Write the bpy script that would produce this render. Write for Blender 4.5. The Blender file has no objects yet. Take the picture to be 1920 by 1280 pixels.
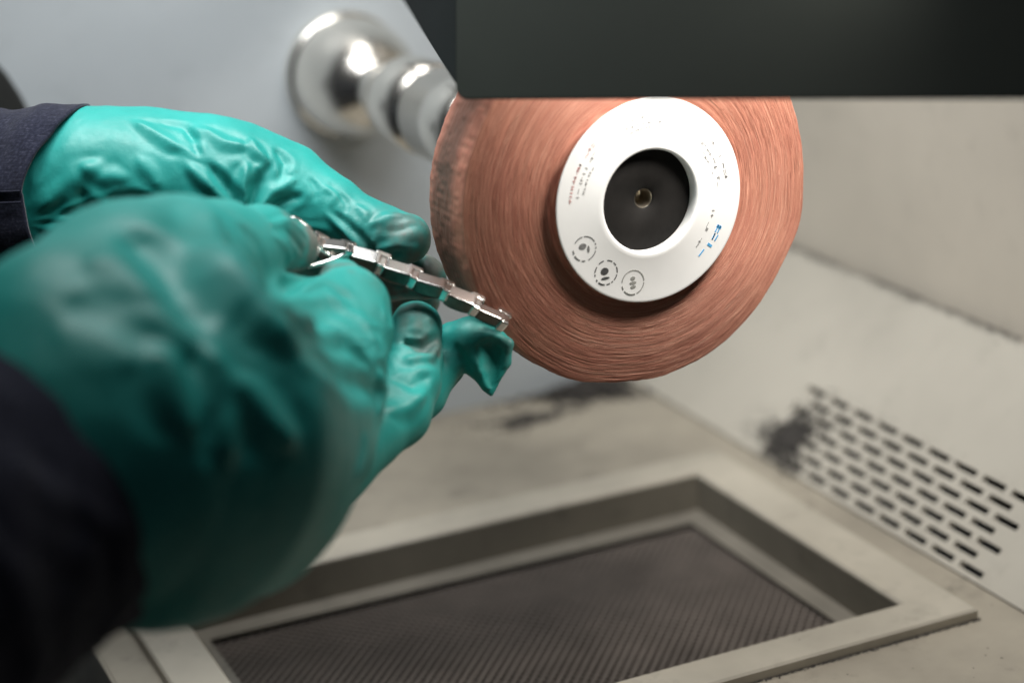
import bpy, math, random
import numpy as np
from mathutils import Vector, Matrix

random.seed(7)
rng = np.random.default_rng(11)
sc = bpy.context.scene
COL = sc.collection

# ------------------------------------------------------------------ camera
FPX = 70 / 36 * 1920          # focal length in photograph pixels
YAW, PITCH, ROLL = -0.412, -0.3154, -0.0587
U0, V0, D0 = 1208.4, 372.7, 0.7688      # where the wheel centre (world origin) is seen, and how far
cy, sy, cp, sp = math.cos(YAW), math.sin(YAW), math.cos(PITCH), math.sin(PITCH)
FW = np.array([-sy * cp, cy * cp, sp]); _r = np.array([cy, sy, 0.0]); _u = np.cross(_r, FW)
RT = math.cos(ROLL) * _r + math.sin(ROLL) * _u
UP = -math.sin(ROLL) * _r + math.cos(ROLL) * _u
CAM = -(RT * ((U0 - 960) / FPX * D0) - UP * ((V0 - 640) / FPX * D0) + FW * D0)
cam_d = bpy.data.cameras.new('camera'); cam = bpy.data.objects.new('camera', cam_d); COL.objects.link(cam)
cam_d.lens = 70; cam_d.sensor_width = 36; cam_d.clip_start = 0.01; cam_d.clip_end = 20
M = Matrix(((RT[0], UP[0], -FW[0], CAM[0]), (RT[1], UP[1], -FW[1], CAM[1]), (RT[2], UP[2], -FW[2], CAM[2]), (0, 0, 0, 1)))
cam.matrix_world = M
cam_d.dof.use_dof = True; cam_d.dof.focus_distance = 0.782; cam_d.dof.aperture_fstop = 3.8
sc.camera = cam

# ------------------------------------------------------------------ light
world = bpy.data.worlds.new('World'); sc.world = world; world.use_nodes = True
wb = world.node_tree.nodes['Background']; wb.inputs[0].default_value = (0.80, 0.88, 1.0, 1); wb.inputs[1].default_value = 0.020

def area(name, loc, target, size, size_y, power, col, spread=180):
    l = bpy.data.lights.new(name, 'AREA'); l.shape = 'RECTANGLE'; l.size = size; l.size_y = size_y
    l.energy = power; l.color = col; l.spread = math.radians(spread)
    o = bpy.data.objects.new(name, l); COL.objects.link(o); o.location = loc
    d = Vector(target) - Vector(loc); o.rotation_euler = d.to_track_quat('-Z', 'Y').to_euler()
    return o
area('task_lamp', (0.07, -0.10, 0.15), (0.01, 0.03, -0.03), 0.10, 0.05, 0.31, (1.0, 0.95, 0.89), 100)
area('cabinet_lamp', (-0.11, 0.035, 0.33), (-0.05, 0.14, 0.0), 0.34, 0.20, 1.40, (0.96, 0.98, 1.0), 118)
area('overhead_fill', (-0.08, 0.16, 0.95), (-0.03, 0.08, -0.05), 0.45, 0.30, 2.9, (1.0, 0.98, 0.95))  # unseen soft fill added to brighten the right wall and hand tops
sc.view_settings.view_transform = 'Standard'; sc.view_settings.look = 'None'
sc.view_settings.exposure = 0.0; sc.view_settings.gamma = 1.0
try: sc.view_settings.use_curve_mapping = False
except Exception: pass
sc.cycles.max_bounces = 8

# ------------------------------------------------------------------ helpers
def W(px, py, z):                         # photograph pixel + distance -> world
    return CAM + RT * ((px - 960) / FPX * z) - UP * ((py - 640) / FPX * z) + FW * z
def cam2world(P):                          # camera-aligned metres (right, down, depth)
    return CAM + P[:, :1] * RT - P[:, 1:2] * UP + P[:, 2:3] * FW
def P2C(px, py, z):
    return np.array([(px - 960) / FPX * z, (py - 640) / FPX * z, z])

def new_mat(name):
    m = bpy.data.materials.new(name); m.use_nodes = True
    nt = m.node_tree; b = nt.nodes['Principled BSDF']
    return m, nt, b
def N(nt, typ, **kw):
    n = nt.nodes.new(typ)
    for k, v in kw.items(): setattr(n, k, v)
    return n
def L(nt, a, b): nt.links.new(a, b)
def texco(nt, scale=(1, 1, 1), kind='Object'):
    t = N(nt, 'ShaderNodeTexCoord'); mp = N(nt, 'ShaderNodeMapping'); mp.inputs['Scale'].default_value = scale
    L(nt, t.outputs[kind], mp.inputs['Vector']); return mp.outputs['Vector']
def noise(nt, vec, scale, detail=4, rough=0.55):
    n = N(nt, 'ShaderNodeTexNoise'); n.inputs['Scale'].default_value = scale
    n.inputs['Detail'].default_value = detail; n.inputs['Roughness'].default_value = rough
    if vec is not None: L(nt, vec, n.inputs['Vector'])
    return n.outputs['Fac']
def ramp(nt, fac, stops):
    r = N(nt, 'ShaderNodeValToRGB'); e = r.color_ramp.elements
    while len(e) < len(stops): e.new(0.5)
    for i, (p, c) in enumerate(stops):
        e[i].position = p; e[i].color = c if len(c) == 4 else (*c, 1)
    L(nt, fac, r.inputs['Fac']); return r.outputs['Color']
def mix(nt, fac, a, b, mode='MIX'):
    m = N(nt, 'ShaderNodeMix', data_type='RGBA', blend_type=mode)
    for s, v in ((m.inputs[0], fac), (m.inputs[6], a), (m.inputs[7], b)):
        if hasattr(v, 'links'): L(nt, v, s)
        elif isinstance(v, (int, float)): s.default_value = v
        else: s.default_value = (*v, 1) if len(v) == 3 else v
    return m.outputs[2]
def bump(nt, b, height, strength, dist=0.001, prev=None):
    n = N(nt, 'ShaderNodeBump'); n.inputs['Strength'].default_value = strength; n.inputs['Distance'].default_value = dist
    L(nt, height, n.inputs['Height'])
    if prev is not None: L(nt, prev, n.inputs['Normal'])
    L(nt, n.outputs['Normal'], b.inputs['Normal']); return n.outputs['Normal']
def attr(nt, name):
    a = N(nt, 'ShaderNodeAttribute'); a.attribute_name = name; return a
def plain(name, col, rough=0.5, metal=0.0, var=0.15, nscale=40, bmp=0.0, bscale=400):
    m, nt, b = new_mat(name); v = texco(nt)
    f = noise(nt, v, nscale, 5)
    lo = tuple(c * (1 - var) for c in col); hi = tuple(min(1, c * (1 + var)) for c in col)
    L(nt, ramp(nt, f, [(0.3, lo), (0.7, hi)]), b.inputs['Base Color'])
    b.inputs['Roughness'].default_value = rough; b.inputs['Metallic'].default_value = metal
    if bmp: bump(nt, b, noise(nt, v, bscale, 3), bmp, 0.0005)
    return m

def mesh(name, verts, faces, mat, parent=None, smooth=True):
    me = bpy.data.meshes.new(name)
    me.from_pydata([tuple(map(float, v)) for v in verts], [], [tuple(map(int, q)) for q in faces])
    me.update()
    if smooth: me.polygons.foreach_set('use_smooth', [True] * len(me.polygons))
    if mat: me.materials.append(mat)
    o = bpy.data.objects.new(name, me); COL.objects.link(o)
    if parent: o.parent = parent
    return o
def empty(name, loc=(0, 0, 0)):
    o = bpy.data.objects.new(name, None); COL.objects.link(o); o.location = loc; o.empty_display_size = 0.02
    return o
def tag(o, label=None, cat=None, group=None, kind=None):
    if label: o['label'] = label
    if cat: o['category'] = cat
    if group: o['group'] = group
    if kind: o['kind'] = kind
    return o
def bevel(o, w=0.001, seg=2):
    m = o.modifiers.new('bevel', 'BEVEL'); m.width = w; m.segments = seg; m.limit_method = 'ANGLE'; m.angle_limit = math.radians(35)
    return o
def box(name, lo, hi, mat, parent=None, bw=0.001):
    (a, b, c), (d, e, f) = lo, hi
    v = [(a, b, c), (d, b, c), (d, e, c), (a, e, c), (a, b, f), (d, b, f), (d, e, f), (a, e, f)]
    q = [(0, 3, 2, 1), (4, 5, 6, 7), (0, 1, 5, 4), (1, 2, 6, 5), (2, 3, 7, 6), (3, 0, 4, 7)]
    o = mesh(name, v, q, mat, parent, smooth=False)
    if bw: bevel(o, bw)
    return o
def lathe_y(name, prof, mat, parent=None, n=96, closed=False):
    """profile [(y, r)] revolved about the world Y axis (the spindle axis)"""
    V, Fc = [], []
    for y, r in prof:
        for i in range(n):
            a = 2 * math.pi * i / n; V.append((r * math.cos(a), y, r * math.sin(a)))
    k = len(prof)
    for j in range(k if closed else k - 1):
        j2 = (j + 1) % k
        for i in range(n):
            i2 = (i + 1) % n
            Fc.append((j * n + i, j * n + i2, j2 * n + i2, j2 * n + i))
    return mesh(name, V, Fc, mat, parent)

# ------------------------------------------------------------------ materials of the cabinet
def painted(name, col, dirt=0.25, specks=0.0, rough=0.5):
    m, nt, b = new_mat(name); v = texco(nt)
    big = noise(nt, v, 9, 5, 0.6)
    c = ramp(nt, big, [(0.3, tuple(x * (1 - dirt * 0.5) for x in col)), (0.62, col)])
    st = noise(nt, v, 38, 8, 0.7)
    c = mix(nt, ramp(nt, st, [(0.55, (0, 0, 0)), (0.78, (dirt, dirt, dirt))]), c, tuple(x * 0.35 for x in col))
    if specks:
        vo = N(nt, 'ShaderNodeTexVoronoi'); vo.inputs['Scale'].default_value = 190; L(nt, v, vo.inputs['Vector'])
        keep = N(nt, 'ShaderNodeMath', operation='GREATER_THAN'); keep.inputs[1].default_value = 0.72
        sepc = N(nt, 'ShaderNodeSeparateColor'); L(nt, vo.outputs['Color'], sepc.inputs[0]); L(nt, sepc.outputs[0], keep.inputs[0])
        rad = N(nt, 'ShaderNodeMath', operation='MULTIPLY'); rad.inputs[1].default_value = 0.14; L(nt, sepc.outputs[1], rad.inputs[0])
        near = N(nt, 'ShaderNodeMath', operation='LESS_THAN'); L(nt, vo.outputs['Distance'], near.inputs[0]); L(nt, rad.outputs[0], near.inputs[1])
        mul = N(nt, 'ShaderNodeMath', operation='MULTIPLY'); L(nt, keep.outputs[0], mul.inputs[0]); L(nt, near.outputs[0], mul.inputs[1])
        m2 = N(nt, 'ShaderNodeMath', operation='MULTIPLY'); m2.inputs[1].default_value = specks; L(nt, mul.outputs[0], m2.inputs[0])
        c = mix(nt, m2.outputs[0], c, (0.03, 0.026, 0.022))
    L(nt, c, b.inputs['Base Color']); b.inputs['Roughness'].default_value = rough
    bump(nt, b, noise(nt, v, 700, 2), 0.12, 0.0003)
    return m
M_wall = painted('grey_paint', (0.42, 0.455, 0.475), 0.14, rough=0.42)
M_beige = painted('beige_paint', (0.37, 0.330, 0.262), 0.85, 0.9, rough=0.5)
M_beige2 = painted('beige_paint_clean', (0.49, 0.455, 0.385), 0.30, 0.0, rough=0.45)
M_side_wall = painted('cream_paint', (0.64, 0.58, 0.485), 0.22, 0.0, rough=0.45)
M_frame = painted('worn_frame_paint', (0.45, 0.410, 0.335), 0.6, 0.3, rough=0.5)
M_dark = plain('dark_void', (0.02, 0.02, 0.021), 0.7)
M_dust = plain('black_dust', (0.05, 0.045, 0.04), 0.95, var=0.5, nscale=300, bmp=0.8, bscale=900)
M_chrome = plain('polished_steel', (0.84, 0.80, 0.73), 0.24, 1.0, 0.04, 30)
M_mesh = plain('filter_wire', (0.20, 0.170, 0.148), 0.6, 0.15, 0.25, 25)

# ------------------------------------------------------------------ the cabinet (setting)
H = -0.2015; WY = 0.3373; FOLD = 0.1595; SX, SZ = 0.2385, -0.1225
XL = -0.205
def grid_sheet(name, x, y, quadfn, mat, kind=True):
    pass
# frame opening
FX0, FX1, FY0, FY1 = -0.187, 0.1382, -0.0305, 0.192      # outer frame
IX0, IX1, IY0, IY1 = -0.164, 0.1135, -0.0092, 0.1690      # inner opening
def sheet_with_hole(name, x0, x1, y0, y1, hx0, hx1, hy0, hy1, z, mat, parent=None):
    v = [(x0, y0, z), (x1, y0, z), (x1, y1, z), (x0, y1, z), (hx0, hy0, z), (hx1, hy0, z), (hx1, hy1, z), (hx0, hy1, z)]
    q = [(0, 1, 5, 4), (1, 2, 6, 5), (2, 3, 7, 6), (3, 0, 4, 7)]
    o = mesh(name, v, q, mat, parent, smooth=False)
    s = o.modifiers.new('thick', 'SOLIDIFY'); s.thickness = 0.0015; s.offset = -1
    return o
floor = sheet_with_hole('floor', XL, FOLD - 0.0008, -0.30, WY - 0.001, FX0 + 0.004, FX1 - 0.004, FY0 + 0.004, FY1 - 0.004, H, M_beige)
tag(floor, kind='structure')
tag(box('floor_lower', (-0.60, -0.32, -0.33), (0.30, 0.40, -0.32), M_dark, bw=0), kind='structure')  # shadowed metal below: its shade is put into the near-black colour
# side skirt of the floor sheet on the left
sk = box('floor_edge', (XL - 0.0015, -0.30, H - 0.10), (XL - 0.0002, WY - 0.002, H - 0.0002), M_beige, bw=0); sk.parent = floor
wall = box('wall_back', (-0.60, WY, -0.33), (0.30, WY + 0.01, 0.60), M_wall, bw=0); tag(wall, kind='structure')
wr = box('wall_right', (SX + 0.0034, -0.03, SZ - 0.03), (SX + 0.012, WY - 0.0005, 0.60), M_side_wall, bw=0); tag(wr, kind='structure')

# sloping vent panel with real slots
def vent_panel():
    ln = math.hypot(SX - FOLD, SZ - H); n = 7; rows = [0.0042 + 0.00665 * i for i in range(n)]
    sw = 0.0031; pitch = 0.0212; sl = 0.0165
    y0, y1 = -0.32, WY - 0.001
    V, Fc, idx = [], [], {}
    def vid(y, s):
        k = (round(y, 6), round(s, 6))
        if k not in idx:
            idx[k] = len(V); t = s / ln
            V.append((FOLD + (SX - FOLD) * t, y, H + (SZ - H) * t))
        return idx[k]
    # strips between rows (ngons with every slot-boundary vertex), then row strips with gaps
    edges = [0.0]
    for r in rows: edges += [r - sw / 2, r + sw / 2]
    edges.append(ln)
    slots = {}
    for i, r in enumerate(rows):
        off = 0.0 if i % 2 == 0 else pitch / 2
        if i == 6: off = -pitch
        st = []
        y = -0.0035 + off
        while y + sl < 0.186 + (0.004 if i % 2 else 0):
            st.append((y, y + sl)); y += pitch
        slots[i] = st
    # slot outlines with rounded ends
    def outline(ya, yb, s0, s1):
        r = (s1 - s0) / 2; m = (s0 + s1) / 2; pts = []
        for k in range(7):
            a = -math.pi / 2 + math.pi * k / 6; pts.append((yb - r + r * math.cos(a), m + r * math.sin(a)))
        for k in range(7):
            a = math.pi / 2 + math.pi * k / 6; pts.append((ya + r + r * math.cos(a), m + r * math.sin(a)))
        return pts
    for j in range(len(edges) - 1):
        s0, s1 = edges[j], edges[j + 1]
        if j % 2 == 0:
            lo = sorted({y0, y1} | ({y for p in slots.get(j // 2 - 1, []) for y in p} if j else set()))
            hi = sorted({y0, y1} | ({y for p in slots.get(j // 2, []) for y in p} if j // 2 in slots else set()))
            Fc.append([vid(y, s0) for y in lo] + [vid(y, s1) for y in reversed(hi)])
        else:
            st = slots[j // 2]; ya = y0
            for a, b in st + [(y1, y1)]:
                Fc.append([vid(ya, s0), vid(a, s0), vid(a, s1), vid(ya, s1)])
                if a == y1: break
                # corner fills around the rounded ends
                r = (s1 - s0) / 2; m = (s0 + s1) / 2
                for e, sg in ((a, 1), (b, -1)):
                    cx = e + sg * r
                    for up in (1, -1):
                        arc = [vid(cx - sg * r * math.cos(t), m + up * r * math.sin(t)) for t in np.linspace(0, math.pi / 2, 4)]
                        corner = vid(e, s1 if up > 0 else s0)
                        Fc.append([corner] + arc if sg * up < 0 else [corner] + arc[::-1])
                ya = b
    o = mesh('vent_panel', V, Fc, M_beige2, smooth=False)
    s = o.modifiers.new('thick', 'SOLIDIFY'); s.thickness = 0.0016; s.offset = -1
    tag(o, 'beige sloping metal panel with seven rows of staggered vent slots', 'vent panel')
    return o
vent_panel()
# dark duct behind the slots
q = mesh('duct_back', [(FOLD + 0.02, -0.32, H - 0.02), (SX + 0.03, -0.32, SZ - 0.03), (SX + 0.03, WY, SZ - 0.03), (FOLD + 0.02, WY, H - 0.02)], [(0, 1, 2, 3)], M_dark, smooth=False)
tag(q, kind='structure')

# filter frame, raised rim, recess, wire mesh
ff = tag(empty('filter_frame', (0, 0.08, H)), 'beige raised rectangular frame let into the floor around a dark mesh', 'filter frame')
def child(o, p):
    o.parent = p; o.matrix_parent_inverse = p.matrix_world.inverted() if False else Matrix.Translation(-Vector(p.location)); return o
ZT = H + 0.0052
def frame_rim():
    """mitred picture frame with rounded edges and recess walls"""
    loops = [(FX0, FX1, FY0, FY1, H + 0.0004), (FX0, FX1, FY0, FY1, ZT - 0.001), (FX0 + 0.001, FX1 - 0.001, FY0 + 0.001, FY1 - 0.001, ZT),
             (IX0 - 0.0012, IX1 + 0.0012, IY0 - 0.0012, IY1 + 0.0012, ZT), (IX0, IX1, IY0, IY1, ZT - 0.0012), (IX0, IX1, IY0, IY1, ZT - 0.0022)]
    V, Fc = [], []
    for a, b, c, d, z in loops: V += [(a, c, z), (b, c, z), (b, d, z), (a, d, z)]
    for j in range(len(loops) - 1):
        for i in range(4):
            k = (i + 1) % 4
            Fc.append((j * 4 + i, j * 4 + k, j * 4 + 4 + k, j * 4 + 4 + i))
    return mesh('rim', V, Fc, M_frame, smooth=False)
child(frame_rim(), ff)
M_tray = painted('dark_recess', (0.19, 0.170, 0.132), 0.7, 0.0, 0.75)  # recess walls in a darker olive than the rim
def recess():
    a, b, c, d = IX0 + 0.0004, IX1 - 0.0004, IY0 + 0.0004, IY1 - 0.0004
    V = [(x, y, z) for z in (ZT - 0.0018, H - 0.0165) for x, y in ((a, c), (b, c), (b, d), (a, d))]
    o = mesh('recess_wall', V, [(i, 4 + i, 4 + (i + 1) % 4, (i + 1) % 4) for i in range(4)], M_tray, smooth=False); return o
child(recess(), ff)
lg = sheet_with_hole('ledge', IX0 + 0.0003, IX1 - 0.0003, IY0 + 0.0003, IY1 - 0.0003, IX0 + 0.013, IX1 - 0.0115, IY0 + 0.012, IY1 - 0.013, H - 0.0150, painted('dusty_ledge', (0.22, 0.20, 0.165), 0.85, 1.0), None)
child(lg, ff)
def wire_mesh():
    V, Fc = [], []
    x0, x1, y0, y1 = IX0 + 0.010, IX1 - 0.009, IY0 + 0.009, IY1 - 0.010
    z = H - 0.0185
    px_, py_ = 0.0050, 0.0029; w = 0.00055; h = 0.0007
    nr = int((y1 - y0) / py_); ncol = int((x1 - x0) / (px_ / 2))
    for r in range(nr):
        base = y0 + r * py_
        pts = []
        for c in range(ncol + 1):
            ph = (c + 2 * 0) % 4
            dy = (0, py_ * 0.5, py_ * 0.5, 0)[ph] * (1 if r % 2 == 0 else 1)
            dy = py_ * 0.5 * (1 if (c % 2 == 0) == (r % 2 == 0) else -1)
            pts.append((x0 + c * px_ / 2, base + dy))
        s = len(V)
        for (x, y) in pts: V += [(x, y - w, z - h), (x, y - w, z + h), (x, y + w, z + h), (x, y + w, z - h)]
        for c in range(ncol):
            a = s + c * 4; b = a + 4
            for i in ((0, 1), (1, 2), (2, 3)): Fc.append((a + i[0], b + i[0], b + i[1], a + i[1]))
    o = mesh('wire_mesh', V, Fc, M_mesh, None, smooth=False); tag(o, kind='stuff'); return o
child(wire_mesh(), ff)
child(box('filter_pad', (IX0 + 0.002, IY0 + 0.002, H - 0.028), (IX1 - 0.002, IY1 - 0.002, H - 0.0225), plain('filter_pad_grey', (0.022, 0.020, 0.018), 0.95, var=0.2, nscale=30), None, bw=0), ff)

# black dust collected in the corners
def dust(name, n, pick, size, label, seed, lift=0.0):
    """loose grains scattered on a surface; pick(random) -> world point on it"""
    r_ = random.Random(seed); V, Fc = [], []
    for _ in range(n):
        p = pick(r_); g = size * r_.uniform(0.3, 1.0) ** 1.5; k = len(V)
        a = r_.uniform(0, 6.3); h = g * r_.uniform(0.5, 0.9)
        for q in range(4): V.append((p[0] + g * math.cos(a + q * 1.57) * r_.uniform(.7, 1.3), p[1] + g * math.sin(a + q * 1.57) * r_.uniform(.7, 1.3), p[2] + h * 0.25))
        V.append((p[0], p[1], p[2] + h)); V.append((p[0], p[1], p[2] - h * 0.3))
        for q in range(4): Fc += [(k + q, k + (q + 1) % 4, k + 4), (k + (q + 1) % 4, k + q, k + 5)]
    o = mesh(name, V, Fc, M_dust, smooth=False); tag(o, label, 'dust', None, 'stuff'); return o
sl = lambda x: H + (x - FOLD) * (SZ - H) / (SX - FOLD)
def spot(cx, cy_, rx, ry, h=0.0, slope=False, ymax=WY - 0.002):
    def f(r_):
        t = abs(r_.gauss(0, 0.5)); a = r_.uniform(0, 6.283); k = 1 + 0.35 * math.sin(3 * a + cx * 90) + 0.25 * math.sin(5 * a)
        x = cx + rx * t * k * math.cos(a); y = min(cy_ + ry * t * k * math.sin(a), ymax)
        zz = max(0.0, h * (1 - t)) * r_.random()
        if slope: return (x, y, sl(max(x, FOLD + 0.001)) + 0.0026)
        return (min(x, FOLD - 0.002), y, H + 0.0002 + zz)
    return f
dust('dust', 3200, spot(0.128, 0.322, 0.028, 0.016, 0.010), 0.0024, 'heap of black grinding dust against the back wall below the wheel', 3)
dust('dust', 1500, spot(0.080, 0.300, 0.028, 0.010), 0.0015, 'thin smear of black dust on the floor beside the back wall', 5)
dust('dust', 4200, spot(0.169, 0.170, 0.013, 0.022, 0, True), 0.0011, 'dark dust clump at the far end of the vent slots', 8)
dust('dust', 900, lambda r_: (r_.uniform(-0.02, FX1 + 0.001), FY0 - abs(r_.gauss(0, 0.0008)), H + 0.0002), 0.0006, 'dark grains standing in for the shade along the near outer edge of the filter frame', 9)  # dark grains added to draw the shaded gap under the frame edge
def slot_pt(r_):
    x = FOLD + 0.001 + 0.034 * r_.random() ** 1.2; y = 0.17 - abs(r_.gauss(0, 0.055)); return (x, y, sl(x) + 0.0025)
dust('dust', 900, slot_pt, 0.0006, 'fine dark dust sprinkled over the vent slots', 12)
def seam_pt(r_):
    y = r_.uniform(0.02, 0.33); 
    while r_.random() > 0.35 + 0.65 * math.sin(y * 40 + 1) ** 2: y = r_.uniform(0.02, 0.33)
    x = SX - abs(r_.gauss(0, 0.0014)); return (x, y, sl(x) + 0.0026)
dust('dust', 1500, seam_pt, 0.0008, 'dirty line of dust along the seam above the vent slots', 10)
# flat dark strip on the wall, upper left corner of the picture
def on_wall(px, py, dy=0.0):
    d = RT * ((px - 960) / FPX) - UP * ((py - 640) / FPX) + FW
    return CAM + d * ((WY - dy - CAM[1]) / d[1])
M_strip = plain('strip_black', (0.012, 0.013, 0.012), 0.6)
sp_pts = [on_wall(*q, 0.0004) for q in ((-160, 60), (-40, 85), (8, 135), (34, 175), (60, 225), (60, 300), (-160, 300))]
Vs = [tuple(p) for p in sp_pts] + [tuple(p - np.array([0, 0.008, 0])) for p in sp_pts]; ks = len(sp_pts)
st = mesh('dark_strip', Vs, [tuple(range(ks)), tuple(range(2 * ks - 1, ks - 1, -1))] + [(i, ks + i, ks + (i + 1) % ks, (i + 1) % ks) for i in range(ks)], M_strip, smooth=False)
bevel(st, 0.002)
tag(st, 'flat black strip on the grey back wall above the far sleeve', 'rubber strip')

# ------------------------------------------------------------------ spindle
spn = tag(empty('spindle', (0, 0, 0)), 'polished steel spindle with domed housing coming out of the grey wall', 'spindle')
base_prof = [(WY - 0.0003, 0.0335), (WY - 0.004, 0.0335), (WY - 0.006, 0.0325), (WY - 0.0065, 0.0305), (WY - 0.014, 0.0312), (WY - 0.024, 0.0308),
             (WY - 0.034, 0.0285), (WY - 0.043, 0.0245), (WY - 0.050, 0.0190), (WY - 0.054, 0.0140), (WY - 0.057, 0.0118), (WY - 0.074, 0.0115)]
lathe_y('domed_housing', base_prof, M_chrome, spn, 128)
col_prof = [(0.2640, 0.0100), (0.2632, 0.0135), (0.2600, 0.0165), (0.2550, 0.0195), (0.2480, 0.0215), (0.2380, 0.0225), (0.2090, 0.0225), (0.2085, 0.0208), (0.2030, 0.0208), (0.2025, 0.0225), (0.1600, 0.0225), (0.1570, 0.0215),
            (0.1480, 0.0185), (0.1475, 0.0130), (0.1400, 0.0128)]
lathe_y('collar', col_prof, M_chrome, spn, 128)
lathe_y('nut', [(0.1402, 0.012), (0.1402, 0.0195), (0.1385, 0.0205), (0.128, 0.0205), (0.1265, 0.019), (0.1265, 0.011)], M_chrome, spn, 6 * 12)
lathe_y('shaft', [(0.127, 0.0098), (0.040, 0.0098)], M_chrome, spn, 64)
lathe_y('rear_flange', [(0.060, 0.0097), (0.060, 0.026), (0.058, 0.028), (0.0415, 0.028), (0.0415, 0.0097)], M_chrome, spn, 96)

# ------------------------------------------------------------------ abrasive wheel
RW, TW = 0.0764, 0.0366
wheel = tag(empty('abrasive_wheel', (0, 0, 0)), 'coarse reddish brown fibre grinding wheel with white printed flange', 'grinding wheel')
def wheel_mat():
    m, nt, b = new_mat('abrasive_fibre')
    a = attr(nt, 'tint'); g = attr(nt, 'grime')
    c = ramp(nt, a.outputs['Fac'], [(0.0, (0.21, 0.076, 0.052)), (0.35, (0.45, 0.180, 0.122)), (0.7, (0.62, 0.288, 0.195)), (1.0, (0.82, 0.50, 0.365))])
    v = texco(nt); big = noise(nt, v, 45, 4)
    c = mix(nt, ramp(nt, big, [(0.35, (0.0, 0, 0)), (0.75, (0.4, 0.4, 0.4))]), c, (0.44, 0.155, 0.115))
    c = mix(nt, g.outputs['Fac'], c, (0.085, 0.058, 0.045))
    L(nt, c, b.inputs['Base Color']); b.inputs['Roughness'].default_value = 0.6
    b.inputs['Specular IOR Level'].default_value = 0.3
    bump(nt, b, noise(nt, v, 2500, 3), 0.3, 0.0003)
    return m
M_fib = wheel_mat()
class Noise1:
    def __init__(s, n, seed): s.v = np.random.default_rng(seed).uniform(-1, 1, n); s.n = n
    def __call__(s, x):
        i = np.floor(x).astype(int); f = x - i; f = f * f * (3 - 2 * f)
        return s.v[i % s.n] * (1 - f) + s.v[(i + 1) % s.n] * f
class Noise2:
    def __init__(s, n, m, seed): s.v = np.random.default_rng(seed).uniform(-1, 1, (n, m)); s.n, s.m = n, m
    def __call__(s, x, y):
        i = np.floor(x).astype(int); f = x - i; f = f * f * (3 - 2 * f)
        j = np.floor(y).astype(int); g = y - j; g = g * g * (3 - 2 * g)
        V = s.v; n, m = s.n, s.m
        return (V[i % n, j % m] * (1 - f) + V[(i + 1) % n, j % m] * f) * (1 - g) + (V[i % n, (j + 1) % m] * (1 - f) + V[(i + 1) % n, (j + 1) % m] * f) * g
edge_n = Noise1(22, 3); edge_n2 = Noise1(90, 4); edge_n3 = Noise1(300, 5)
def rim_r(th):                              # worn outline of the wheel
    t = th / (2 * np.pi)
    return 1 + 0.0100 * edge_n(t * 22) + 0.0022 * edge_n2(t * 90) + 0.0007 * edge_n3(t * 300)
streak = [Noise2(60, 40, 21), Noise2(170, 60, 22), Noise2(420, 90, 23)]
def face_h(r, th):                          # concentric layers: fine in radius, long around
    t = th / (2 * np.pi); q = (r - 0.02) / 0.055
    sp_ = q * 1.0 + t * 0.03
    return 0.45 * streak[0](sp_ * 30, t * 40) + 0.35 * streak[1](sp_ * 85, t * 60) + 0.3 * streak[2](sp_ * 210, t * 90)
def attrs(o, **kw):
    for k, v in kw.items():
        a = o.data.attributes.new(k, 'FLOAT', 'POINT'); a.data.foreach_set('value', np.asarray(v, np.float32).ravel())
def ringmesh(name, R_, Y_, T_, tint, grime, mat, parent):
    """rows x angles grid closed in angle"""
    k, n = R_.shape
    V = np.stack([R_ * np.cos(T_), Y_, R_ * np.sin(T_)], -1).reshape(-1, 3)
    j, i = np.meshgrid(np.arange(k - 1), np.arange(n), indexing='ij'); i2 = (i + 1) % n
    Fc = np.stack([j * n + i, j * n + i2, (j + 1) * n + i2, (j + 1) * n + i], -1).reshape(-1, 4)
    o = mesh(name, V, Fc, mat, parent); attrs(o, tint=tint, grime=grime); return o
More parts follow.
